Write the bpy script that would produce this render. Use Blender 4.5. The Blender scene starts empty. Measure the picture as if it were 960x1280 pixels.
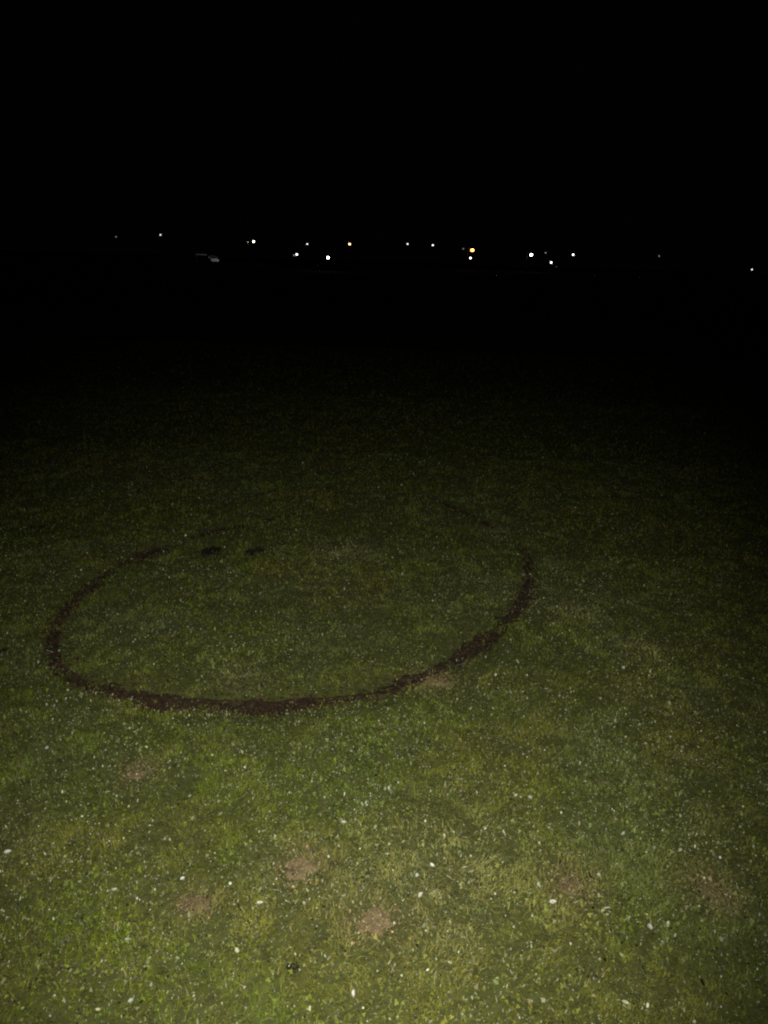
import bpy, bmesh, math
import numpy as np
from mathutils import Vector, Matrix

rng = np.random.default_rng(11)
R = math.radians
scene = bpy.context.scene
C = scene.collection

# ------------------------------------------------------------------ camera, sky, light, exposure
CAM_H = 1.6                      # phone held at chest height
F_PX = 967.0                     # focal length in pixels of a 960 x 1280 picture
HORIZON = 326.0                  # row of the horizon at the picture's middle
PITCH = math.atan((640.0 - HORIZON) / F_PX)
ROLL = R(1.8)

cd = bpy.data.cameras.new('camera')
cd.sensor_fit = 'VERTICAL'
cd.sensor_height = 24.0
cd.lens = 24.0 * F_PX / 1280.0
cd.clip_start = 0.05
cd.clip_end = 3000.0
cam = bpy.data.objects.new('camera', cd)
C.objects.link(cam)
cam.matrix_world = (Matrix.Translation((0, 0, CAM_H)) @ Matrix.Rotation(math.pi / 2 - PITCH, 4, 'X')
                    @ Matrix.Rotation(ROLL, 4, 'Z'))
scene.camera = cam

world = bpy.data.worlds.new('World')
scene.world = world
world.use_nodes = True
bg = world.node_tree.nodes['Background']
bg.inputs['Color'].default_value = (0.55, 0.55, 0.75, 1)
bg.inputs['Strength'].default_value = 0.0007          # overcast night, no moon

# the phone's torch, a few centimetres from the lens: the only light on the lawn
fl = bpy.data.lights.new('phone_torch', 'SPOT')
fl.energy = 420.0
fl.color = (1.0, 0.985, 0.92)
fl.spot_size = R(76)
fl.spot_blend = 1.0
fl.shadow_soft_size = 0.006
flo = bpy.data.objects.new('phone_torch', fl)
C.objects.link(flo)
flo.location = (-0.02, 0.0, CAM_H + 0.035)
flo.rotation_euler = (Vector((-0.10, 2.68, 0.0)) - flo.location).to_track_quat('-Z', 'Y').to_euler()

vs = scene.view_settings
vs.view_transform = 'Standard'
vs.look = 'None'
vs.exposure = 0.0
vs.gamma = 1.0
vs.use_curve_mapping = False
scene.render.engine = 'CYCLES'
scene.cycles.max_bounces = 4
scene.cycles.filter_width = 2.2
scene.cycles.use_denoising = False          # the photograph is a grainy night shot
scene.cycles.sample_clamp_indirect = 4.0


# ------------------------------------------------------------------ helpers
def ray(px, py):
    x = (px - 480.0) / F_PX
    y = -(py - 640.0) / F_PX
    return cam.matrix_world.to_3x3() @ Vector((x, y, -1.0))


def on_ground(px, py):
    d = ray(px, py)
    t = -CAM_H / d.z
    return d.x * t, d.y * t


def at_depth(px, py, depth):
    d = ray(px, py)
    t = depth / d.y
    return Vector((d.x * t, depth, CAM_H + d.z * t))


_lat = np.random.default_rng(5).random((256, 256))


def vnoise(x, y, scale, seed=0):
    """smooth value noise, 0..1"""
    x = np.asarray(x, float) / scale + 17.3 * seed + 1000.0
    y = np.asarray(y, float) / scale + 9.7 * seed + 1000.0
    ix, iy = np.floor(x).astype(int), np.floor(y).astype(int)
    fx, fy = x - ix, y - iy
    fx, fy = fx * fx * (3 - 2 * fx), fy * fy * (3 - 2 * fy)
    g = lambda a, b: _lat[a % 256, b % 256]
    return ((g(ix, iy) * (1 - fx) + g(ix + 1, iy) * fx) * (1 - fy)
            + (g(ix, iy + 1) * (1 - fx) + g(ix + 1, iy + 1) * fx) * fy)


def fbm(x, y, scale, seed=0, octaves=3):
    s, a, n = 0.0, 1.0, 0.0
    for k in range(octaves):
        s = s + a * vnoise(x, y, scale / 2 ** k, seed + 3 * k)
        n += a
        a *= 0.55
    return s / n


def link(name, me, m=None, parent=None):
    o = bpy.data.objects.new(name, me)
    if m is not None:
        me.materials.append(m)
    C.objects.link(o)
    if parent is not None:
        o.parent = parent
    return o


def tag(o, label=None, cat=None, group=None, kind=None):
    if label: o['label'] = label
    if cat: o['category'] = cat
    if group: o['group'] = group
    if kind: o['kind'] = kind
    return o


def empty(name, loc, rz=0.0):
    o = bpy.data.objects.new(name, None)
    o.location = loc
    o.rotation_euler = (0, 0, rz)
    C.objects.link(o)
    return o


def mesh_arrays(name, verts, loops, starts, totals, col=None, smooth=False):
    me = bpy.data.meshes.new(name)
    me.vertices.add(len(verts))
    me.vertices.foreach_set('co', np.ascontiguousarray(verts, np.float32).ravel())
    me.loops.add(len(loops))
    me.loops.foreach_set('vertex_index', np.ascontiguousarray(loops, np.int32))
    me.polygons.add(len(starts))
    me.polygons.foreach_set('loop_start', np.ascontiguousarray(starts, np.int32))
    me.update(calc_edges=True)
    if col is not None:
        a = me.attributes.new('col', 'FLOAT_COLOR', 'POINT')
        c4 = np.ones((len(verts), 4), np.float32)
        c4[:, :3] = col
        a.data.foreach_set('color', c4.ravel())
    if smooth:
        me.polygons.foreach_set('use_smooth', np.ones(len(starts), bool))
    return me


def mat(name, base=(0.5, 0.5, 0.5), rough=0.6, metal=0.0, emit=None, strength=0.0, spec=0.5):
    m = bpy.data.materials.new(name)
    m.use_nodes = True
    b = m.node_tree.nodes['Principled BSDF']
    b.inputs['Base Color'].default_value = (*base, 1)
    b.inputs['Roughness'].default_value = rough
    b.inputs['Metallic'].default_value = metal
    b.inputs['Specular IOR Level'].default_value = spec
    if emit:
        b.inputs['Emission Color'].default_value = (*emit, 1)
        b.inputs['Emission Strength'].default_value = strength
    return m


def paint(name, base, rough, metal=0.0, var=0.15, scale=6.0):
    """painted surface with faint blotchy wear"""
    m = mat(name, base, rough, metal)
    nt = m.node_tree
    b = nt.nodes['Principled BSDF']
    n = nt.nodes.new('ShaderNodeTexNoise'); n.inputs['Scale'].default_value = scale
    n.inputs['Detail'].default_value = 5
    r = nt.nodes.new('ShaderNodeValToRGB')
    r.color_ramp.elements[0].color = (*[c * (1 - var) for c in base], 1)
    r.color_ramp.elements[1].color = (*[min(1, c * (1 + var)) for c in base], 1)
    nt.links.new(n.outputs['Fac'], r.inputs['Fac'])
    nt.links.new(r.outputs['Color'], b.inputs['Base Color'])
    return m


def leaf_mat(name, rough, spec, var_scale=2.6):
    """colour stored per leaf, tinted by soft blotches that lie in the lawn"""
    m = mat(name, rough=rough, spec=spec)
    nt = m.node_tree
    b = nt.nodes['Principled BSDF']
    at = nt.nodes.new('ShaderNodeAttribute'); at.attribute_name = 'col'
    tc = nt.nodes.new('ShaderNodeTexCoord')
    n = nt.nodes.new('ShaderNodeTexNoise'); n.inputs['Scale'].default_value = var_scale
    n.inputs['Detail'].default_value = 4
    r = nt.nodes.new('ShaderNodeValToRGB')
    r.color_ramp.elements[0].position = 0.3; r.color_ramp.elements[0].color = (0.82, 0.84, 0.9, 1)
    r.color_ramp.elements[1].position = 0.7; r.color_ramp.elements[1].color = (1.14, 1.1, 0.98, 1)
    mx = nt.nodes.new('ShaderNodeMixRGB'); mx.blend_type = 'MULTIPLY'; mx.inputs[0].default_value = 1
    nt.links.new(tc.outputs['Object'], n.inputs['Vector'])
    nt.links.new(n.outputs['Fac'], r.inputs['Fac'])
    nt.links.new(at.outputs['Color'], mx.inputs[1])
    nt.links.new(r.outputs['Color'], mx.inputs[2])
    nt.links.new(mx.outputs['Color'], b.inputs['Base Color'])
    return m


def soil_mat(name, dark, light, scale=38.0, bump=0.5):
    m = mat(name, dark, 0.95, spec=0.2)
    nt = m.node_tree
    b = nt.nodes['Principled BSDF']
    tc = nt.nodes.new('ShaderNodeTexCoord')
    n = nt.nodes.new('ShaderNodeTexNoise'); n.inputs['Scale'].default_value = scale
    n.inputs['Detail'].default_value = 8; n.inputs['Roughness'].default_value = 0.65
    r = nt.nodes.new('ShaderNodeValToRGB')
    r.color_ramp.elements[0].position = 0.33; r.color_ramp.elements[0].color = (*dark, 1)
    r.color_ramp.elements[1].position = 0.68; r.color_ramp.elements[1].color = (*light, 1)
    bp = nt.nodes.new('ShaderNodeBump'); bp.inputs['Strength'].default_value = bump
    bp.inputs['Distance'].default_value = 0.012
    nt.links.new(tc.outputs['Object'], n.inputs['Vector'])
    nt.links.new(n.outputs['Fac'], r.inputs['Fac'])
    nt.links.new(r.outputs['Color'], b.inputs['Base Color'])
    nt.links.new(n.outputs['Fac'], bp.inputs['Height'])
    nt.links.new(bp.outputs['Normal'], b.inputs['Normal'])
    return m


# ------------------------------------------------------------------ where the ring and the bare patches lie
# points on the worn ring (pixel on the lawn, how bare, half width in metres)
RING = [(65, 800, .88, .048), (72, 832, .78, .048), (98, 851, .80, .045), (140, 862, .97, .055), (200, 874, 1.0, .068),
        (262, 877, 1.0, .068), (330, 880, 1.0, .072), (390, 876, .95, .055), (440, 869, .72, .052), (495, 855, .80, .060),
        (545, 834, .74, .050), (600, 803, .90, .074), (638, 772, .80, .054), (658, 738, .84, .048), (660, 697, .72, .050),
        (640, 674, .35, .050), (605, 655, .62, .050), (565, 634, .66, .050), (520, 618, .45, .05), (450, 622, .10, .05),
        (345, 648, .50, .05), (285, 662, .75, .055), (228, 676, .35, .055), (185, 693, .95, .085), (150, 707, .55, .06),
        (112, 732, .72, .060), (84, 757, .75, .055), (70, 778, .85, .05)]
rp = np.array([(*on_ground(a, b), c, d) for a, b, c, d in RING])


def closed_spline(p, n):
    out = []
    k = len(p)
    for i in range(k):
        p0, p1, p2, p3 = p[i - 1], p[i], p[(i + 1) % k], p[(i + 2) % k]
        for t in np.linspace(0, 1, n, endpoint=False):
            out.append(0.5 * (2 * p1 + (p2 - p0) * t + (2 * p0 - 5 * p1 + 4 * p2 - p3) * t * t
                              + (3 * p1 - p0 - 3 * p2 + p3) * t ** 3))
    return np.array(out)


ring = closed_spline(rp, 16)
ring[:, 2] = np.clip(ring[:, 2], 0, 1) * np.clip(0.62 + 0.75 * fbm(ring[:, 0], ring[:, 1], 0.22, 14), 0, 1)   # wear comes and goes


def ring_mask(x, y):
    """1 on the bare track, 0 on the lawn"""
    x = np.asarray(x, float); y = np.asarray(y, float)
    out = np.zeros(x.shape)
    near = (x > -2.2) & (x < 1.6) & (y > 2.0) & (y < 6.2)
    xi, yi = x[near], y[near]
    res = np.zeros(xi.shape)
    wob = (fbm(xi, yi, 0.07, 4) - 0.5) * 1.5
    for s in range(0, len(xi), 20000):
        sl = slice(s, s + 20000)
        d2 = (xi[sl, None] - ring[None, :, 0]) ** 2 + (yi[sl, None] - ring[None, :, 1]) ** 2
        j = d2.argmin(1)
        q = np.sqrt(d2[np.arange(len(j)), j]) / ring[j, 3] + wob[sl]
        res[sl] = np.clip((1.35 - q) / 0.9, 0, 1) * np.clip(ring[j, 2], 0, 1)
    out[near] = res
    return out


# (pixel, radius across and along in metres, bareness, kind, label)
PATCH = [
    (470, 1152, .085, .075, .85, 'tan', 'pale tan bare earth patch with greener grass just beyond it'),
    (376, 1084, .080, .080, .60, 'tan', 'yellowish tan thin patch with dry grass beside a pinkish patch'),
    (245, 1131, .058, .050, .80, 'pink', 'small pinkish brown bare earth spot in the lawn'),
    (170, 966, .060, .060, .40, 'pink', 'faint brown bare spot in the grass outside the dark ring'),
    (712, 1108, .060, .080, .36, 'pink', 'reddish brown thin spot among pale clover'),
    (890, 1112, .060, .070, .28, 'pink', 'dim brown worn spot at the edge of the torch light'),
    (545, 850, .110, .070, .55, 'tan', 'light brown scuffed earth touching the dark ring'),
    (262, 690, .105, .120, 1.0, 'dark', 'dark bare hollow inside the ring, the widest of two'),
    (318, 690, .085, .085, 1.0, 'dark', 'small dark bare hollow inside the ring beside a wider one'),
    (45, 659, .085, .060, .90, 'dark', 'dark bare hollow in the grass well outside the ring'),
    (2, 814, .030, .050, .75, 'dark', 'dark bare hollow just outside the ring beside its curved side'),
    (367, 1213, .024, .030, .90, 'dark', 'tiny dark hole in the bright lawn near tan earth'),
]
pc = [(*on_ground(p[0], p[1]), *p[2:]) for p in PATCH]


def patch_mask(x, y):
    m = np.zeros(np.shape(x))
    w = (fbm(x, y, 0.05, 8) - 0.5) * 0.9
    for cx, cy, ra, rb, bare, kind, lab in pc:
        q = np.hypot((x - cx) / ra, (y - cy) / rb) + w
        m = np.maximum(m, np.clip((1.3 - q) / 1.1, 0, 1) * bare * (0.8 if kind != 'dark' else 1.0))
    return m


def ground_height(x, y):
    x = np.asarray(x, float); y = np.asarray(y, float)
    fade = np.clip((26 - np.hypot(x, y)) / 12, 0, 1)
    h = (fbm(x, y, 0.9, 1) - 0.5) * 0.035 + (fbm(x, y, 0.16, 2, 2) - 0.5) * 0.012
    return h * fade


# ------------------------------------------------------------------ the setting: ground
def axis(a, b, step, far, grow=1.25):
    core = list(np.arange(a, b + 1e-6, step))
    lo, hi, s = [], [], step
    v = a
    while v > -far:
        s *= grow; v -= s; lo.append(v)
    s, v = step, b
    while v < far:
        s *= grow; v += s; hi.append(v)
    return np.array(lo[::-1] + core + hi)


gx, gy = axis(-5, 5, 0.06, 1200), axis(1.0, 13, 0.06, 1200)
X, Y = np.meshgrid(gx, gy)
Z = ground_height(X, Y)
rm = ring_mask(X, Y)
pm = patch_mask(X, Y)
Z = Z - 0.022 * rm - 0.016 * pm
nx, ny = len(gx), len(gy)
idx = np.arange(nx * ny).reshape(ny, nx)
quads = np.stack([idx[:-1, :-1], idx[:-1, 1:], idx[1:, 1:], idx[1:, :-1]], -1).reshape(-1, 4)
me = mesh_arrays('ground', np.stack([X, Y, Z], -1).reshape(-1, 3), quads.ravel(),
                 np.arange(len(quads)) * 4, 4, smooth=True)
ground_mat = soil_mat('turf_soil', (0.042, 0.047, 0.012), (0.090, 0.096, 0.026), 30.0)
ground = tag(link('ground', me, ground_mat), 'dark lawn soil running out to the night horizon', 'ground', kind='structure')


def surface_z(x, y):
    """height of the ground sheet itself (bilinear)"""
    i = np.clip(np.searchsorted(gx, x) - 1, 0, nx - 2); j = np.clip(np.searchsorted(gy, y) - 1, 0, ny - 2)
    u = (x - gx[i]) / (gx[i + 1] - gx[i]); v = (y - gy[j]) / (gy[j + 1] - gy[j])
    return ((Z[j, i] * (1 - u) + Z[j, i + 1] * u) * (1 - v) + (Z[j + 1, i] * (1 - u) + Z[j + 1, i + 1] * u) * v)


# ------------------------------------------------------------------ the worn ring of bare soil
M_RING = soil_mat('ring_soil', (0.012, 0.0075, 0.0045), (0.062, 0.038, 0.020), 34.0, 1.0)
M_TAN = soil_mat('tan_earth', (0.095, 0.074, 0.036), (0.23, 0.165, 0.088), 60.0)
M_PINK = soil_mat('pink_earth', (0.085, 0.066, 0.032), (0.175, 0.128, 0.066), 60.0)
M_DARK = soil_mat('dark_earth', (0.008, 0.007, 0.005), (0.022, 0.018, 0.012), 45.0)

n = len(ring)
tan = np.roll(ring[:, :2], -1, 0) - np.roll(ring[:, :2], 1, 0)
tan /= np.linalg.norm(tan, axis=1)[:, None]
nor = np.stack([tan[:, 1], -tan[:, 0]], 1)
ACROSS = 13
vv = []
for k in range(ACROSS):
    u = (k / (ACROSS - 1)) * 2 - 1
    side = 1 if u >= 0 else -1
    wob = 0.24 + 1.12 * fbm(ring[:, 0] * 1 + 3.1 * side, ring[:, 1], 0.085, 6)
    p = ring[:, :2] + nor * (u * ring[:, 3] * wob * (0.25 + 0.75 * np.clip(ring[:, 2], 0, 1) ** 1.5))[:, None]
    z = surface_z(p[:, 0], p[:, 1]) + 0.005 - 0.012 * np.clip(.7 - ring[:, 2], 0, 1) + (0.014 * (fbm(p[:, 0], p[:, 1], 0.035, 7) - 0.42)) * (1 - u * u)
    z = np.where(abs(u) > 0.99, surface_z(p[:, 0], p[:, 1]) - 0.004, z)
    vv.append(np.c_[p, z])
vv = np.array(vv)                                   # across, along, 3
ii = np.arange(ACROSS * n).reshape(ACROSS, n)
q = np.stack([ii[:-1], np.roll(ii, -1, 1)[:-1], np.roll(ii, -1, 1)[1:], ii[1:]], -1).reshape(-1, 4)
me = mesh_arrays('soil_ring', vv.reshape(-1, 3), q.ravel(), np.arange(len(q)) * 4, 4, smooth=True)
tag(link('soil_ring', me, M_RING), 'dark brown ring of bare worn soil in the lawn', 'soil ring')


# loose crumbs of earth on the track
ck = 9000
cj = rng.integers(0, n, ck)
ck_keep = rng.random(ck) < np.clip(ring[cj, 2], 0, 1) ** 2
cj = cj[ck_keep]; ck = len(cj)
co = rng.normal(0, .75, ck) * ring[cj, 3]
cp = ring[cj, :2] + nor[cj] * co[:, None] + rng.normal(0, .012, (ck, 2))
cz = surface_z(cp[:, 0], cp[:, 1]) + .006
cr = rng.lognormal(0, .45, ck) * .0034
octa = np.array([(1, 0, 0), (0, 1, 0), (-1, 0, 0), (0, -1, 0), (0, 0, .8), (0, 0, -.8)])
V = octa[None] * rng.uniform(.6, 1.3, (ck, 6, 1)) * cr[:, None, None]
V = V + np.c_[cp, cz][:, None, :]
fc = np.array([(0, 1, 4), (1, 2, 4), (2, 3, 4), (3, 0, 4), (1, 0, 5), (2, 1, 5), (3, 2, 5), (0, 3, 5)])
F = (fc[None] + (np.arange(ck) * 6)[:, None, None]).reshape(-1, 3)
cc = np.array([[0.040, 0.025, 0.014]]) * rng.lognormal(0, .5, (ck, 1))
me = mesh_arrays('soil_crumbs', V.reshape(-1, 3), F.ravel(), np.arange(len(F)) * 3, None, np.repeat(cc, 6, 0))
M_CRUMB = leaf_mat('soil_crumb', 0.95, 0.1)
tag(link('soil_crumbs', me, M_CRUMB), 'loose crumbs of dark earth along the worn ring', 'soil crumbs', kind='stuff')


def soil_patch(cx, cy, ra, rb, bare, kind, lab):
    rings, seg = 6, 36
    pts, polys = [], []
    for r in range(rings + 1):
        for s in range(seg):
            a = 2 * math.pi * s / seg
            wob = 0.20 + 1.25 * float(fbm(cx * 7 + math.cos(a), cy * 7 + math.sin(a), 0.45, 12))
            f = r / rings * wob * (.35 + .50 * bare)
            x, y = cx + math.cos(a) * ra * f, cy + math.sin(a) * rb * f
            z = float(surface_z(np.array([x]), np.array([y]))[0]) + 0.006 + 0.010 * (float(fbm(x, y, 0.03, 9)) - 0.45)
            if r == rings: z -= 0.010
            pts.append((x - cx, y - cy, z))
    for r in range(rings):
        for s in range(seg):
            t = (s + 1) % seg
            polys.append((r * seg + s, r * seg + t, (r + 1) * seg + t, (r + 1) * seg + s))
    me = bpy.data.meshes.new('bare_patch')
    me.from_pydata(pts, [], polys)
    me.polygons.foreach_set('use_smooth', np.ones(len(polys), bool))
    m = {'tan': M_TAN, 'pink': M_PINK, 'dark': M_DARK}[kind]
    o = link('bare_hollow' if kind == 'dark' else 'bare_patch', me, m)
    o.location = (cx, cy, 0)
    tag(o, lab, 'bare patch', 'bare spots in the lawn')
    if kind == 'dark':
        return
    kk = int(260 * (ra * rb / .006) ** .5)
    q2 = rng.normal(0, .55, (kk, 2)) * (ra, rb)
    qz = surface_z(q2[:, 0] + cx, q2[:, 1] + cy) + .006
    V = octa[None] * rng.uniform(.6, 1.3, (kk, 6, 1)) * (rng.lognormal(0, .45, kk) * .0026)[:, None, None] + np.c_[q2, qz][:, None, :]
    F = (fc[None] + (np.arange(kk) * 6)[:, None, None]).reshape(-1, 3)
    base_c = {'tan': (.19, .14, .07), 'pink': (.14, .105, .053), 'dark': (.02, .017, .012)}[kind]
    cc = np.array([base_c]) * rng.lognormal(0, .4, (kk, 1))
    me = mesh_arrays('crumbs', V.reshape(-1, 3), F.ravel(), np.arange(len(F)) * 3, None, np.repeat(cc, 6, 0))
    tag(link('crumbs', me, M_CRUMB, o), kind='stuff')


for p in pc:
    soil_patch(*p)

# ------------------------------------------------------------------ grass
half = math.tan(R(33.5))


def scatter(y0, y1, dens):
    """random spots in a wedge in front of the camera, wider than its view"""
    w1 = half * y1 + 0.7
    k = int(dens * 2 * w1 * (y1 - y0))
    x = rng.uniform(-w1, w1, k); y = rng.uniform(y0, y1, k)
    keep = np.abs(x) < half * y + 0.7
    return x[keep], y[keep]


def lawn_colour(x, y, k):
    """olive green with drier, greyer and fresher areas"""
    dry = np.clip((fbm(x, y, 0.42, 21) - 0.5) * 5.0, 0, 1)[:, None]
    fresh = np.clip((fbm(x, y, 0.33, 31) - 0.5) * 5.0, 0, 1)[:, None]
    grey = np.clip((fbm(x, y, 0.5, 41) - 0.52) * 5.0, 0, 1)[:, None]
    c = np.tile(np.array([[0.100, 0.120, 0.013]]), (k, 1))
    c = c * (1 - .55 * fresh) + np.array([[0.084, 0.126, 0.011]]) * .55 * fresh
    c = c * (1 - .50 * grey) + np.array([[0.105, 0.128, 0.045]]) * .50 * grey
    c = c * (1 - .45 * dry) + np.array([[0.150, 0.122, 0.026]]) * .45 * dry
    # yellowish tufts beside the ring
    for px, py, r in ((722, 765, .11), (800, 812, .14), (300, 850, .12), (560, 1090, .25), (430, 690, .16)):
        cx, cy = on_ground(px, py)
        w = np.exp(-((x - cx) ** 2 + (y - cy) ** 2) / (r * r))[:, None] * .85
        c = c * (1 - w) + np.array([[0.24, 0.225, 0.075]]) * w
    for cx, cy, ra, rb, bare_, kind, lab in pc:
        if kind != 'dark':
            w = np.exp(-((x - cx) / (1.5 * ra)) ** 2 - ((y - cy) / (1.5 * rb)) ** 2)[:, None] * .8
            c = c * (1 - w) + np.array([[0.175, 0.135, 0.052]]) * w
    straw = (rng.random(k) < 0.06)[:, None]
    c = np.where(straw, np.array([[0.20, 0.165, 0.085]]) * rng.uniform(.6, 1.2, (k, 1)), c)
    return c * rng.lognormal(0, 0.24, (k, 1))


bands = [(1.05, 2.6, 36000), (2.6, 4.2, 21000), (4.2, 6.5, 8500), (6.5, 9.5, 3000), (9.5, 15, 700)]
xs, ys, sc = [], [], []
for y0, y1, dens in bands:
    x, y = scatter(y0, y1, dens)
    xs.append(x); ys.append(y); sc.append(np.full(len(x), (18000 / dens) ** 0.33))
x, y, sc = map(np.concatenate, (xs, ys, sc))
bare = np.maximum(ring_mask(x, y), patch_mask(x, y))
thin = np.clip(1.25 - 1.1 * fbm(x, y, 0.06, 51, 2), 0.25, 1)
keep = rng.random(len(x)) < (1 - bare * 0.93) * thin
x, y, sc, bare = x[keep], y[keep], sc[keep], bare[keep]
k = len(x)
z = surface_z(x, y) - 0.003 + 0.007 * np.clip(bare * 1.6, 0, 1)
hgt = rng.uniform(0.007, 0.020, k) * (0.25 + 1.5 * fbm(x, y, 0.12, 61)) * np.clip(1 - 0.3 * bare, .3, 1) * sc ** .5
wid = rng.uniform(0.0008, 0.0018, k) * sc
az = fbm(x, y, 0.13, 91, 2) * 4 * np.pi + rng.normal(0, 1.0, k)
lean = np.abs(rng.normal(0.95, 0.45, k))
dx, dy = np.cos(az), np.sin(az)
tw = az + np.pi / 2 + rng.normal(0, .5, k)
sx, sy = np.cos(tw) * wid, np.sin(tw) * wid
mid = np.stack([x + dx * hgt * lean * .42, y + dy * hgt * lean * .42, z + hgt * .66], 1)
tip = np.stack([x + dx * hgt * lean * 1.35, y + dy * hgt * lean * 1.35, z + hgt * np.clip(1.05 - .38 * lean, .25, 1.05)], 1)
base = np.stack([x, y, z], 1)
s3 = np.stack([sx, sy, np.zeros(k)], 1)
V = np.stack([base - s3 * .8, base + s3 * .8, mid - s3, mid + s3, tip], 1).reshape(-1, 3)
o5 = (np.arange(k) * 5)[:, None]
L = np.concatenate([o5, o5 + 1, o5 + 3, o5 + 2, o5 + 2, o5 + 3, o5 + 4], 1).ravel()
st = np.stack([np.arange(k) * 7, np.arange(k) * 7 + 4], 1).ravel()
me = mesh_arrays('grass', V, L, st, None, np.repeat(lawn_colour(x, y, k), 5, 0))
M_GRASS = leaf_mat('grass_blade', 0.6, 0.04)
tag(link('grass', me, M_GRASS), 'short patchy olive lawn grass lit by the torch', 'grass', kind='stuff')
print('blades', k)


# ------------------------------------------------------------------ clover: round leaflets low in the grass, then flecks painting glints and gaps
def leaflets(cx, cy, cz, rad, az, tilt, taz, fold, slim=1.0):
    """six-cornered leaflet folded along its rib; returns verts (k,6,3)"""
    k = len(cx)
    shape = np.array([(-.2, 0), (.35, .62), (1.2, .60), (1.5, 0), (1.2, -.60), (.35, -.62)])
    u = shape[None, :, 0] * rad[:, None]; v = shape[None, :, 1] * (rad * slim)[:, None]
    w = np.abs(v) * fold[:, None]
    ca, sa = np.cos(az)[:, None], np.sin(az)[:, None]
    px, py = u * ca - v * sa, u * sa + v * ca
    tx, ty = np.cos(taz)[:, None], np.sin(taz)[:, None]
    along = px * tx + py * ty
    pz = w + along * np.tan(tilt)[:, None]
    return np.stack([cx[:, None] + px, cy[:, None] + py, cz[:, None] + pz], 2)


def leaf_mesh(name, P6, col):
    k = len(P6)
    o6 = (np.arange(k) * 6)[:, None]
    L = np.concatenate([o6, o6 + 3, o6 + 2, o6 + 1, o6, o6 + 5, o6 + 4, o6 + 3], 1).ravel()
    st = np.stack([np.arange(k) * 8, np.arange(k) * 8 + 4], 1).ravel()
    return mesh_arrays(name, P6.reshape(-1, 3), L, st, None, np.repeat(col, 6, 0))


xs, ys, ss = [], [], []
for y0, y1, dens in ((1.05, 3.0, 3600), (3.0, 5.5, 1800), (5.5, 9.5, 350)):
    x, y = scatter(y0, y1, dens)
    xs.append(x); ys.append(y)
x, y = np.concatenate(xs), np.concatenate(ys)
bare = np.maximum(ring_mask(x, y), patch_mask(x, y))
cl = np.clip((fbm(x, y, 0.30, 71) - 0.36) * 3.2, 0.08, 1)
keep = rng.random(len(x)) < (1 - bare) * cl
x, y = x[keep], y[keep]
k = len(x)
z = surface_z(x, y) + rng.uniform(0.010, 0.022, k)
rad = rng.uniform(0.0020, 0.0040, k)
a0 = rng.uniform(0, 2 * np.pi, k)
tilt = np.abs(rng.normal(0, .5, k)).clip(0, 1.1); taz = rng.uniform(0, 2 * np.pi, k)
c = lawn_colour(x, y, k) * 1.05 + np.array([[0.0, 0.012, 0.004]])
parts = [leaflets(x, y, z, rad, a0 + t * 2.09, tilt, taz, rng.uniform(.05, .5, k)) for t in range(3)]
me = leaf_mesh('clover', np.concatenate(parts), np.concatenate([c] * 3))
tag(link('clover', me, leaf_mat('clover_leaf', 0.45, 0.12)), 'small round clover leaves spread through the lawn', 'clover', kind='stuff')

# pale flecks: leaf bits whose light colour paints the torch's glints
def fleck_spots(bands, floor, seed, scale):
    xs, ys = [], []
    for y0, y1, dens in bands:
        x, y = scatter(y0, y1, dens)
        xs.append(x); ys.append(y)
    x, y = np.concatenate(xs), np.concatenate(ys)
    bare = np.maximum(ring_mask(x, y), patch_mask(x, y))
    cl = np.clip((fbm(x, y, scale, seed) - 0.36) * 3.6, floor, 1)
    keep = rng.random(len(x)) < (1 - .92 * bare) * cl
    return x[keep], y[keep]


P_all, C_all = [], []
# bright chips
x, y = fleck_spots(((1.05, 2.6, 2900), (2.6, 4.2, 2500), (4.2, 6.5, 1300), (6.5, 10, 420)), .22, 81, .26)
k = len(x)
tone = rng.beta(0.9, 2.5, k)[:, None]; hue = rng.random((k, 1))
P_all.append(leaflets(x, y, surface_z(x, y) + rng.uniform(.014, .028, k), .0017 * rng.lognormal(0, .45, k), rng.uniform(0, 6.28, k),
                      rng.uniform(.1, 1.0, k), rng.normal(math.pi / 2, .8, k), rng.uniform(0, .6, k), rng.uniform(.35, 1.3, k)))
C_all.append((0.15 + 0.58 * tone) * (hue * np.array([[0.92, 1.0, 0.55]]) + (1 - hue) * np.array([[1.0, 0.99, 0.80]])))
# dull pale green bits, thin and much more numerous
x, y = fleck_spots(((1.05, 2.6, 9000), (2.6, 4.2, 7000), (4.2, 6.5, 2600), (6.5, 10, 500)), .35, 83, .12)
k = len(x)
hue = rng.random((k, 1))
P_all.append(leaflets(x, y, surface_z(x, y) + rng.uniform(.010, .026, k), .0022 * rng.lognormal(0, .4, k), rng.uniform(0, 6.28, k),
                      rng.uniform(.0, 1.0, k), rng.normal(math.pi / 2, 1.2, k), rng.uniform(0, .7, k), rng.uniform(.2, .8, k)))
C_all.append(rng.uniform(.13, .30, (k, 1)) * (hue * np.array([[0.80, 1.0, 0.38]]) + (1 - hue) * np.array([[1.0, 0.97, 0.60]])))
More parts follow.
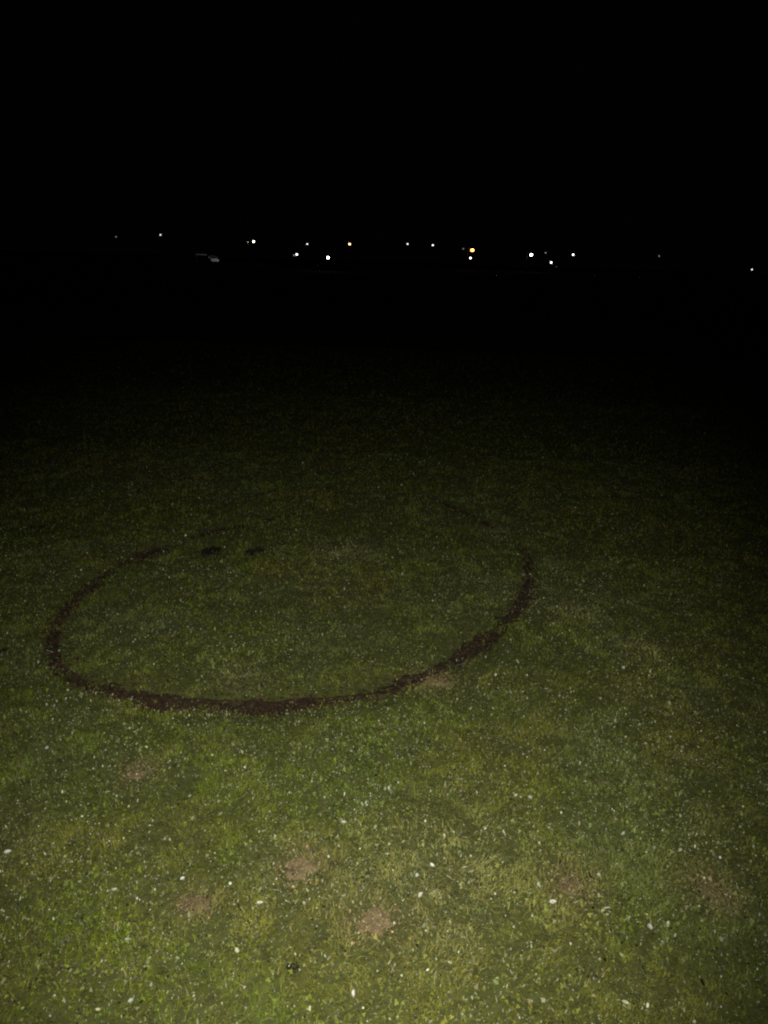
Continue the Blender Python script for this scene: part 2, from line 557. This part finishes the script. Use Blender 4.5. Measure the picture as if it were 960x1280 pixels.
# dark bits, painted in as the shaded gaps between blades
x, y = fleck_spots(((1.05, 2.6, 3200), (2.6, 4.2, 2400), (4.2, 6.5, 1000)), .25, 85, .15)
k = len(x)
P_all.append(leaflets(x, y, surface_z(x, y) + rng.uniform(.014, .024, k), .0021 * rng.lognormal(0, .4, k), rng.uniform(0, 6.28, k),
                      rng.uniform(.0, .9, k), rng.normal(math.pi / 2, 1.2, k), rng.uniform(0, .5, k), rng.uniform(.4, 1.2, k)))
C_all.append(rng.uniform(.3, 1.3, (k, 1)) * np.array([[0.028, 0.025, 0.010]]))
me = leaf_mesh('glint_gap_flecks', np.concatenate(P_all), np.concatenate(C_all))
tag(link('glint_gap_flecks', me, leaf_mat('glint_gap_bits', 0.5, 0.3)), 'tiny pale and dark bits painting torch glints and shaded gaps over the lawn', 'leaf litter', kind='stuff')

# ------------------------------------------------------------------ larger pale leaves one can pick out
M_PALE = [paint('pale_leaf_white', (0.46, 0.47, 0.38), .5, var=.2, scale=90),
          paint('pale_leaf_cream', (0.44, 0.43, 0.25), .5, var=.2, scale=90),
          paint('pale_leaf_grey', (0.34, 0.37, 0.28), .5, var=.2, scale=90)]


def pale_leaf_mesh(i, m):
    bm = bmesh.new()
    N = 7
    L_, W_ = 1.0, (.55, .42, .7)[i % 3]
    rows = []
    for s in range(N):
        t = s / (N - 1)
        w = W_ * (math.sin(math.pi * (t ** .8)) ** .8) * .5 + .015
        curl = .25 * (t - .5) ** 2 + .05 * math.sin(5 * t + i)
        rows.append([bm.verts.new((t * L_ - .5, s2 * w * (1 + .12 * math.sin(9 * t + i + s2)), curl + abs(s2) * .16 * W_)) for s2 in (-1, -.5, 0, .5, 1)])
    for a, b in zip(rows, rows[1:]):
        for j in range(4):
            bm.faces.new((a[j], b[j], b[j + 1], a[j + 1]))
    # stalk
    e = [bm.verts.new((-.5 - .28, y_, .06 + z_)) for y_, z_ in ((-.018, 0), (.018, 0), (0, .03))]
    f = [bm.verts.new((-.48, y_, .055 + z_)) for y_, z_ in ((-.022, 0), (.022, 0), (0, .03))]
    for j in range(3):
        bm.faces.new((e[j], e[(j + 1) % 3], f[(j + 1) % 3], f[j]))
    me = bpy.data.meshes.new('pale_leaf')
    bm.to_mesh(me); bm.free()
    me.materials.append(m)
    return me


leaf_meshes = [pale_leaf_mesh(i, M_PALE[i]) for i in range(3)]
LEAVES = [(629, 1049, 12, 1), (757, 1146, 10, 0), (833, 1165, 11, 1), (811, 1170, 12, 0), (690, 1137, 12, 0), (525, 1128, 12, 0),
          (560, 1104, 9, 1), (462, 986, 11, 1), (380, 1140, 8, 0), (359, 1138, 9, 1), (325, 1140, 11, 0), (346, 1124, 9, 0),
          (404, 1133, 9, 1), (430, 1035, 10, 2), (207, 1057, 9, 0), (11, 1071, 11, 0), (59, 940, 9, 0), (229, 1107, 8, 0),
          (143, 1122, 11, 2), (161, 1185, 12, 2), (442, 1254, 11, 0), (124, 1272, 8, 1), (278, 1267, 8, 1), (387, 1272, 9, 1),
          (540, 1089, 9, 0), (580, 1092, 8, 1), (521, 1103, 9, 2), (747, 1103, 9, 2), (672, 1115, 10, 2), (600, 1198, 8, 1),
          (686, 1043, 10, 2), (778, 1050, 9, 2), (662, 1004, 11, 0), (644, 1000, 8, 0), (575, 980, 9, 2), (730, 985, 8, 2),
          (897, 1063, 8, 2), (834, 1110, 8, 1), (562, 1216, 8, 1), (740, 1235, 8, 0), (714, 1263, 9, 1), (780, 1264, 12, 1),
          (646, 833, 9, 0), (682, 868, 9, 0), (778, 842, 8, 2), (62, 818, 9, 0), (212, 960, 9, 2), (165, 1262, 9, 2)]
for i, (px, py, size, t) in enumerate(LEAVES):
    x0, y0 = on_ground(px, py)
    d = math.sqrt(x0 * x0 + y0 * y0 + CAM_H ** 2)
    o = bpy.data.objects.new('pale_leaf', leaf_meshes[t])
    s = size / F_PX * d * 0.66
    zz = float(surface_z(np.array([x0]), np.array([y0]))[0]) + 0.022
    o.location = (x0, y0, zz)
    o.scale = (s, s, s)
    o.rotation_euler = (rng.uniform(.1, .7), rng.uniform(-.4, .4), rng.uniform(0, 6.28))
    C.objects.link(o)
    look = ('white oval', 'cream slender', 'greyish rounded')[t]
    marks = [('the pale tan bare patch', *on_ground(470, 1152)), ('the yellowish tan thin patch', *on_ground(376, 1084)),
             ('the small pinkish bare spot', *on_ground(245, 1131)), ('the reddish thin spot', *on_ground(712, 1108)),
             ('the dim brown worn spot', *on_ground(890, 1112)), ('the faint brown spot outside the ring', *on_ground(170, 966)),
             ('the tiny dark hole', *on_ground(367, 1213)), ('the scuffed light brown earth', *on_ground(545, 850)),
             ('the dark ring', *on_ground(65, 810))]
    near = min(marks, key=lambda q_: (q_[1] - x0) ** 2 + (q_[2] - y0) ** 2)
    how = 'beside' if math.hypot(near[1] - x0, near[2] - y0) < .2 else 'on lawn towards'
    tag(o, f"{'fairly large' if size > 10 else 'tiny' if size < 9 else 'small'} {look} leaf {how} {near[0]}", 'leaf', 'pale leaves lying on the lawn')


# ------------------------------------------------------------------ twigs lying on the ring
M_TWIG = soil_mat('twig_bark', (0.010, 0.008, 0.006), (0.030, 0.023, 0.016), 120)


def tube(bm, pts, radii, seg=8, cap=True):
    prev = None
    pts = [Vector(p) for p in pts]
    for i, p in enumerate(pts):
        d = (pts[min(i + 1, len(pts) - 1)] - pts[max(i - 1, 0)]).normalized()
        a = d.orthogonal().normalized() if abs(d.z) < .99 else Vector((1, 0, 0))
        if abs(d.z) < .99:
            a = d.cross(Vector((0, 0, 1))).normalized()
        b = d.cross(a)
        loop = [bm.verts.new(p + (a * math.cos(2 * math.pi * s / seg) + b * math.sin(2 * math.pi * s / seg)) * radii[i]) for s in range(seg)]
        if prev:
            for s in range(seg):
                bm.faces.new((prev[s], prev[(s + 1) % seg], loop[(s + 1) % seg], loop[s]))
        elif cap:
            bm.faces.new(loop[::-1])
        prev = loop
    if cap:
        bm.faces.new(prev)
    return bm


def done(bm, name, m, parent=None, smooth=False):
    bmesh.ops.recalc_face_normals(bm, faces=bm.faces)
    me = bpy.data.meshes.new(name)
    bm.to_mesh(me); bm.free()
    if smooth:
        me.polygons.foreach_set('use_smooth', np.ones(len(me.polygons), bool))
    return link(name, me, m, parent)


for (pa, pb, lab) in (((618, 776), (642, 783), 'short dark twig lying across the brown stretch of the ring'),
                      ((652, 751), (672, 756), 'short dark twig at the broken end of the ring')):
    a, b = on_ground(*pa), on_ground(*pb)
    za = float(surface_z(np.array([a[0]]), np.array([a[1]]))[0]) + .02
    zb = float(surface_z(np.array([b[0]]), np.array([b[1]]))[0]) + .024
    ax, bx = Vector((*a, za)), Vector((*b, zb))
    root = empty('twig', ax)
    bm = bmesh.new()
    v = bx - ax
    tube(bm, [v * 0, v * .35 + Vector((0, .006, .004)), v * .7 + Vector((0, -.004, .006)), v], [.0065, .006, .005, .003], 7)
    done(bm, 'stem', M_TWIG, root, True)
    bm = bmesh.new()
    tube(bm, [v * .4 + Vector((0, .005, .004)), v * .55 + Vector((.006, .03, .010)), v * .62 + Vector((.012, .05, .006))], [.004, .003, .0015], 6)
    done(bm, 'side_shoot', M_TWIG, root, True)
    tag(root, lab, 'twig', 'twigs on the ring')

# ------------------------------------------------------------------ lamps across the field
M_POLE = paint('lamp_post_paint', (0.045, 0.048, 0.05), .55, .4)
M_HEAD = paint('lamp_housing', (0.06, 0.06, 0.065), .5, .3)
WHITE, COOL, WARM, ORANGE = (1.0, 0.96, 0.9), (0.86, 0.92, 1.0), (1.0, 0.66, 0.34), (1.0, 0.36, 0.06)


def ball(bm, c, rx, ry, rz, seg=10, rings=7, zmax=1.0):
    rows = []
    for i in range(rings + 1):
        th = math.pi * i / rings
        rows.append([bm.verts.new((c[0] + rx * math.sin(th) * math.cos(2 * math.pi * s / seg),
                                   c[1] + ry * math.sin(th) * math.sin(2 * math.pi * s / seg),
                                   c[2] + rz * min(math.cos(th), zmax))) for s in range(seg)])
    for a, b in zip(rows, rows[1:]):
        for s in range(seg):
            bm.faces.new((a[s], b[s], b[(s + 1) % seg], a[(s + 1) % seg]))
    bmesh.ops.remove_doubles(bm, verts=bm.verts, dist=1e-5)


def street_lamp(head, r, strength, colour, label):
    """tall post with a curved arm; the glowing bowl hangs under the housing at the arm's end"""
    H = head.z
    g = Vector((head.x - 1.1, head.y, 0.0))
    root = empty('street_lamp', g)
    bm = bmesh.new(); tube(bm, [(0, 0, -.3), (0, 0, .9), (0, 0, .95), (0, 0, 1.0)], [.13, .13, .12, .085], 12); done(bm, 'base', M_POLE, root)
    bm = bmesh.new(); tube(bm, [(0, 0, 1.0), (0, 0, H * .55), (0, 0, H - .1)], [.078, .065, .05], 12); done(bm, 'pole', M_POLE, root, True)
    bm = bmesh.new()
    tube(bm, [(0, 0, H - .1), (.10, 0, H + .14), (.36, 0, H + .29), (.75, 0, H + .31)], [.05, .045, .04, .036], 9)
    done(bm, 'arm', M_POLE, root, True)
    bm = bmesh.new()
    W = max(.17, r * 1.05)
    tube(bm, [(.66, 0, H + .30), (.78, 0, H + .28), (.95, 0, H + r + .07), (1.1 + r, 0, H + r + .06), (1.1 + r * 1.6, 0, H + r + .03)],
         [.05, .10, W * .75, W * .62, .05], 10)
    hd = done(bm, 'lamp_head', M_HEAD, root, True)
    bm = bmesh.new(); ball(bm, (1.1, 0, H), r * 1.15, r, r)
    done(bm, 'lamp_bowl', mat('lamp_glow', (.8, .8, .8), .4, emit=colour, strength=strength), hd, True)
    if colour is ORANGE or colour is WARM:
        # added glowing plate behind the bowl, imitates the lamp's orange halo
        bm = bmesh.new(); R_ = r * (1.9 if colour is ORANGE else 1.5)
        tube(bm, [(1.1, r + .02, H), (1.1, r + .07, H), (1.1, r + .12, H)], [R_, R_, R_ * .6], 18)
        done(bm, 'halo_plate', mat('halo_plate_glow', (.6, .4, .2), .5, emit=(1.0, .27, .05), strength=.42), hd)
    tag(root, label, 'street lamp', 'lamps glowing across the field')


def post_lamp(head, r, strength, colour, label):
    """low post with a round lantern under a cap"""
    H = head.z
    root = empty('post_lamp', Vector((head.x, head.y, 0.0)))
    bm = bmesh.new(); tube(bm, [(0, 0, -.2), (0, 0, .25), (0, 0, .32)], [.11, .10, .05], 12); done(bm, 'base', M_POLE, root)
    bm = bmesh.new(); tube(bm, [(0, 0, .32), (0, 0, H - r - .05), (0, 0, H - r - .045), (0, 0, H - r + .01)], [.045, .036, .08, .085], 12); done(bm, 'pole', M_POLE, root, True)
    bm = bmesh.new(); ball(bm, (0, 0, H), r, r, r)
    la = done(bm, 'lantern', mat('lantern_glow', (.8, .8, .8), .4, emit=colour, strength=strength), root, True)
    bm = bmesh.new(); tube(bm, [(0, 0, H + r * .80), (0, 0, H + r * .9), (0, 0, H + r * 1.25), (0, 0, H + r * 1.45)], [r * .95, r * .9, r * .4, .012], 12)
    done(bm, 'cap', M_HEAD, la)
    tag(root, label, 'post lamp', 'lamps glowing across the field')


LAMPS = [  # pixel, metres away, kind, bowl radius, strength, colour, label
    (145, 296, 260, 's', .13, 0.7, WHITE, 'faint white street lamp at the dark end of the far lamp row'),
    (200.5, 293.5, 220, 's', .14, 8, WHITE, 'small white street lamp standing alone beside a faint one'),
    (317, 302, 180, 's', .17, 25, (1.0, .88, .72), 'bright warm white street lamp beside a small floodlight'),
    (367.5, 319, 120, 'p', .07, 0.8, WHITE, 'faint low lamp touching a brighter white low lamp'),
    (371, 318, 120, 'p', .13, 15, WHITE, 'small white low lamp with a faint lamp at its side'),
    (384, 305, 290, 's', .19, 9, WHITE, 'small white street lamp above a pair of low lamps'),
    (410, 322, 110, 'p', .15, 30, COOL, 'brightest bluish white low lamp across the field'),
    (437, 305, 260, 's', .24, 20, WARM, 'warm orange tinged street lamp above a bluish white low lamp'),
    (509.5, 305, 235, 's', .16, 9, WHITE, 'small white street lamp, dimmer of two spaced beside each other'),
    (541, 306.5, 240, 's', .17, 13, WHITE, 'small white street lamp between a dim one and the orange lamp'),
    (579, 311, 250, 's', .11, 1.0, WHITE, 'faint white street lamp close beside the large orange lamp'),
    (590.5, 312.5, 200, 's', .24, 62, ORANGE, 'large orange street lamp, strongest glow across the field'),
    (588, 322.5, 130, 'p', .13, 18, WHITE, 'white low lamp directly under the large orange lamp'),
    (664, 318.5, 200, 's', .28, 30, WHITE, 'largest pure white lamp across the field'),
    (682, 316, 270, 's', .14, 0.9, WHITE, 'faint white street lamp next to the largest white lamp'),
    (689, 328, 125, 'p', .12, 20, WHITE, 'white low lamp below a faint street lamp'),
    (695.5, 333.5, 125, 'p', .09, .07, WHITE, 'barely glowing low lamp just under a white low lamp'),
    (716.5, 318.3, 220, 's', .20, 18, WHITE, 'white street lamp at the end of the bright lamp cluster'),
    (824, 320, 260, 's', .12, 0.9, WHITE, 'faint lone street lamp in a dark gap of the row'),
    (940, 337, 140, 'p', .10, 8, WHITE, 'small white low lamp farthest from the other lamps'),
]
for px, py, dist, kind, r, st_, colr, lab in LAMPS:
    hd = at_depth(px, py, dist)
    st_ *= 0.42 if st_ > 24 else 0.3 if st_ > 5 else 0.7
    (street_lamp if kind == 's' else post_lamp)(hd, r, st_, colr, lab)

# dim lamp shaped as a floodlight on its own pole, to light the car
hd = at_depth(311, 302, 178)
car_at = at_depth(265.5, 328, 186); car_at.z = 0
root = empty('floodlight', Vector((hd.x, hd.y, 0)))
bm = bmesh.new(); tube(bm, [(0, 0, -.3), (0, 0, 2), (0, 0, hd.z - .22)], [.07, .06, .045], 12); done(bm, 'pole', M_POLE, root, True)
bm = bmesh.new(); tube(bm, [(-.18, 0, hd.z - .22), (.18, 0, hd.z - .22)], [.03, .03], 8); done(bm, 'bracket', M_POLE, root)
aim = (Vector((car_at.x + .9, car_at.y - 1.6, .9)) - hd)
rot = aim.to_track_quat('-Z', 'Y').to_matrix().to_4x4()
bm = bmesh.new()
bmesh.ops.create_cube(bm, size=1, matrix=rot @ Matrix.Diagonal((.42, .32, .12, 1)))
bmesh.ops.translate(bm, verts=bm.verts, vec=(0, 0, hd.z))
hs = done(bm, 'housing', M_HEAD, root)
bm = bmesh.new()
bmesh.ops.create_cube(bm, size=1, matrix=rot @ Matrix.Translation((0, 0, -.085)) @ Matrix.Diagonal((.37, .27, .05, 1)))
bmesh.ops.translate(bm, verts=bm.verts, vec=(0, 0, hd.z))
done(bm, 'lens', mat('floodlight_glow', (.8, .8, .8), .3, emit=WHITE, strength=4.0), hs)
tag(root, 'small floodlight beside a warm street lamp, its beam added to light the parked car', 'floodlight', 'lamps glowing across the field')
sp = bpy.data.lights.new('added_car_beam', 'SPOT')  # added beam, there to brighten the distant car
sp.energy = 850.0; sp.spot_size = R(26); sp.spot_blend = 1.0; sp.shadow_soft_size = .15; sp.color = (1, .98, .95)
so = bpy.data.objects.new('added_car_beam', sp); C.objects.link(so)
so.location = hd + aim.normalized() * .16
so.rotation_euler = aim.to_track_quat('-Z', 'Y').to_euler()

# ------------------------------------------------------------------ the parked car
M_BODY = paint('car_paint_silver', (0.55, 0.56, 0.57), .35, .0, .05, 3)
M_GLASS = mat('car_glass', (0.02, 0.022, 0.025), .08)
M_TYRE = mat('tyre_rubber', (0.02, 0.02, 0.02), .85)
M_RIM = mat('rim_alloy', (0.45, 0.45, 0.46), .35, .8)
M_TAIL = mat('tail_lamp_red', (0.3, 0.01, 0.01), .25)
M_CLEAR = mat('headlamp_clear', (0.6, 0.6, 0.62), .15)


def extrude_profile(bm, prof, half_w, inset=None):
    """side profile (x, z) extruded across, narrowed by inset(z)"""
    rows = []
    for side in (-1, -.82, .82, 1):
        e = 1.0 if abs(side) < 1 else .965
        cz = sum(p[1] for p in prof) / len(prof)
        cx = sum(p[0] for p in prof) / len(prof)
        rows.append([bm.verts.new((cx + (p[0] - cx) * e, side * half_w * (inset(p[1]) if inset else 1), cz + (p[1] - cz) * e)) for p in prof])
    m_ = len(prof)
    for a, b in zip(rows, rows[1:]):
        for j in range(m_):
            bm.faces.new((a[j], a[(j + 1) % m_], b[(j + 1) % m_], b[j]))
    bm.faces.new(rows[0][::-1]); bm.faces.new(rows[-1])


car = empty('parked_car', car_at, R(-62))
lower = [(-2.28, .30), (-2.33, .55), (-2.25, .93), (-1.2, .98), (.75, .97), (1.55, .88), (2.15, .74), (2.30, .52), (2.24, .28)]
bm = bmesh.new(); extrude_profile(bm, lower, .88); body = done(bm, 'body', M_BODY, car)
cab = [(-2.12, .95), (-1.72, 1.38), (-1.35, 1.46), (-.2, 1.47), (.15, 1.42), (1.02, .955)]
bm = bmesh.new(); extrude_profile(bm, cab, .84, lambda z_: 1 - .30 * max(0, z_ - .95)); cabin = done(bm, 'cabin', M_BODY, car)


def slab(name, pts, m, parent, thick=.02):
    bm = bmesh.new()
    c = [Vector(p) for p in pts]
    nrm = (c[1] - c[0]).cross(c[2] - c[0]).normalized() * thick
    a = [bm.verts.new(p - nrm) for p in c]; b = [bm.verts.new(p + nrm) for p in c]
    k_ = len(c)
    bm.faces.new(a[::-1]); bm.faces.new(b)
    for j in range(k_):
        bm.faces.new((a[j], a[(j + 1) % k_], b[(j + 1) % k_], b[j]))
    return done(bm, name, m, parent)


for s in (-1, 1):
    yb, yt = s * .842, s * .742
    slab('side_window', [(-1.66, yb, 1.0), (-.72, yb, 1.0), (-.72, yt, 1.38), (-1.40, yt, 1.37)], M_GLASS, cabin)
    slab('side_window', [(-.62, yb, 1.0), (.66, yb, 1.0), (.06, yt, 1.37), (-.62, yt, 1.38)], M_GLASS, cabin)
    for x0, x1 in ((-1.25, -.68), (-.66, .72)):
        dr = slab('door', [(x0, s * .884, .36), (x1, s * .884, .36), (x1, s * .884, .93), (x0, s * .884, .93)], M_BODY, body, .006)
        slab('handle', [(x0 + .06, s * .90, .80), (x0 + .24, s * .90, .80), (x0 + .24, s * .90, .83), (x0 + .06, s * .90, .83)], M_RIM, dr, .012)
    slab('headlight', [(2.0, s * .62, .60), (2.26, s * .62, .58), (2.2, s * .62, .72), (1.98, s * .62, .74)], M_CLEAR, car, .17)
    slab('tail_light', [(-2.31, s * .66, .66), (-2.2, s * .66, .66), (-2.2, s * .66, .86), (-2.28, s * .66, .86)], M_TAIL, car, .14)
    slab('mirror', [(.62, s * .97, 1.0), (.76, s * .97, 1.0), (.72, s * .97, 1.12), (.62, s * .97, 1.12)], M_BODY, car, .07)
    for wx in (-1.38, 1.42):
        w = empty('wheel', (wx, s * .80, .31)); w.parent = car
        bm = bmesh.new()
        tube(bm, [(0, -.11, 0), (0, -.10, 0), (0, .10, 0), (0, .11, 0)], [.28, .31, .31, .28], 24); done(bm, 'tyre', M_TYRE, w, False)
        bm = bmesh.new()
        tube(bm, [(0, s * .09, 0), (0, s * .118, 0), (0, s * .122, 0)], [.2, .2, .08], 16); done(bm, 'rim', M_RIM, w)
slab('windscreen', [(.24, -.66, 1.385), (.98, -.74, 1.0), (.98, .74, 1.0), (.24, .66, 1.385)], M_GLASS, cabin, .012)
slab('rear_window', [(-1.78, -.66, 1.335), (-2.08, -.74, 1.02), (-2.08, .74, 1.02), (-1.78, .66, 1.335)], M_GLASS, cabin, .012)
tag(car, 'pale parked car dimly lit far across the dark field', 'car')

# ------------------------------------------------------------------ barrier rail beside the car
ba = at_depth(244.5, 318.0, 187); bb = at_depth(258.5, 318.4, 187)
root = empty('barrier', Vector((ba.x, ba.y, 0)))
M_RAIL = paint('rail_white_paint', (0.7, 0.7, 0.68), .5, 0, .1, 4)
w_ = bb.x - ba.x
for x_ in (.12, w_ - .12):
    bm = bmesh.new(); tube(bm, [(x_, 0, -.3), (x_, 0, ba.z - .08)], [.05, .05], 10); done(bm, 'post', M_POLE, root)
bm = bmesh.new()
bmesh.ops.create_cube(bm, size=1, matrix=Matrix.Translation((w_ / 2, -.06, (ba.z + bb.z) / 2)) @ Matrix.Diagonal((w_, .05, .20, 1)))
done(bm, 'rail', M_RAIL, root)
tag(root, 'thin pale horizontal rail on two dark posts beside the parked car', 'barrier')
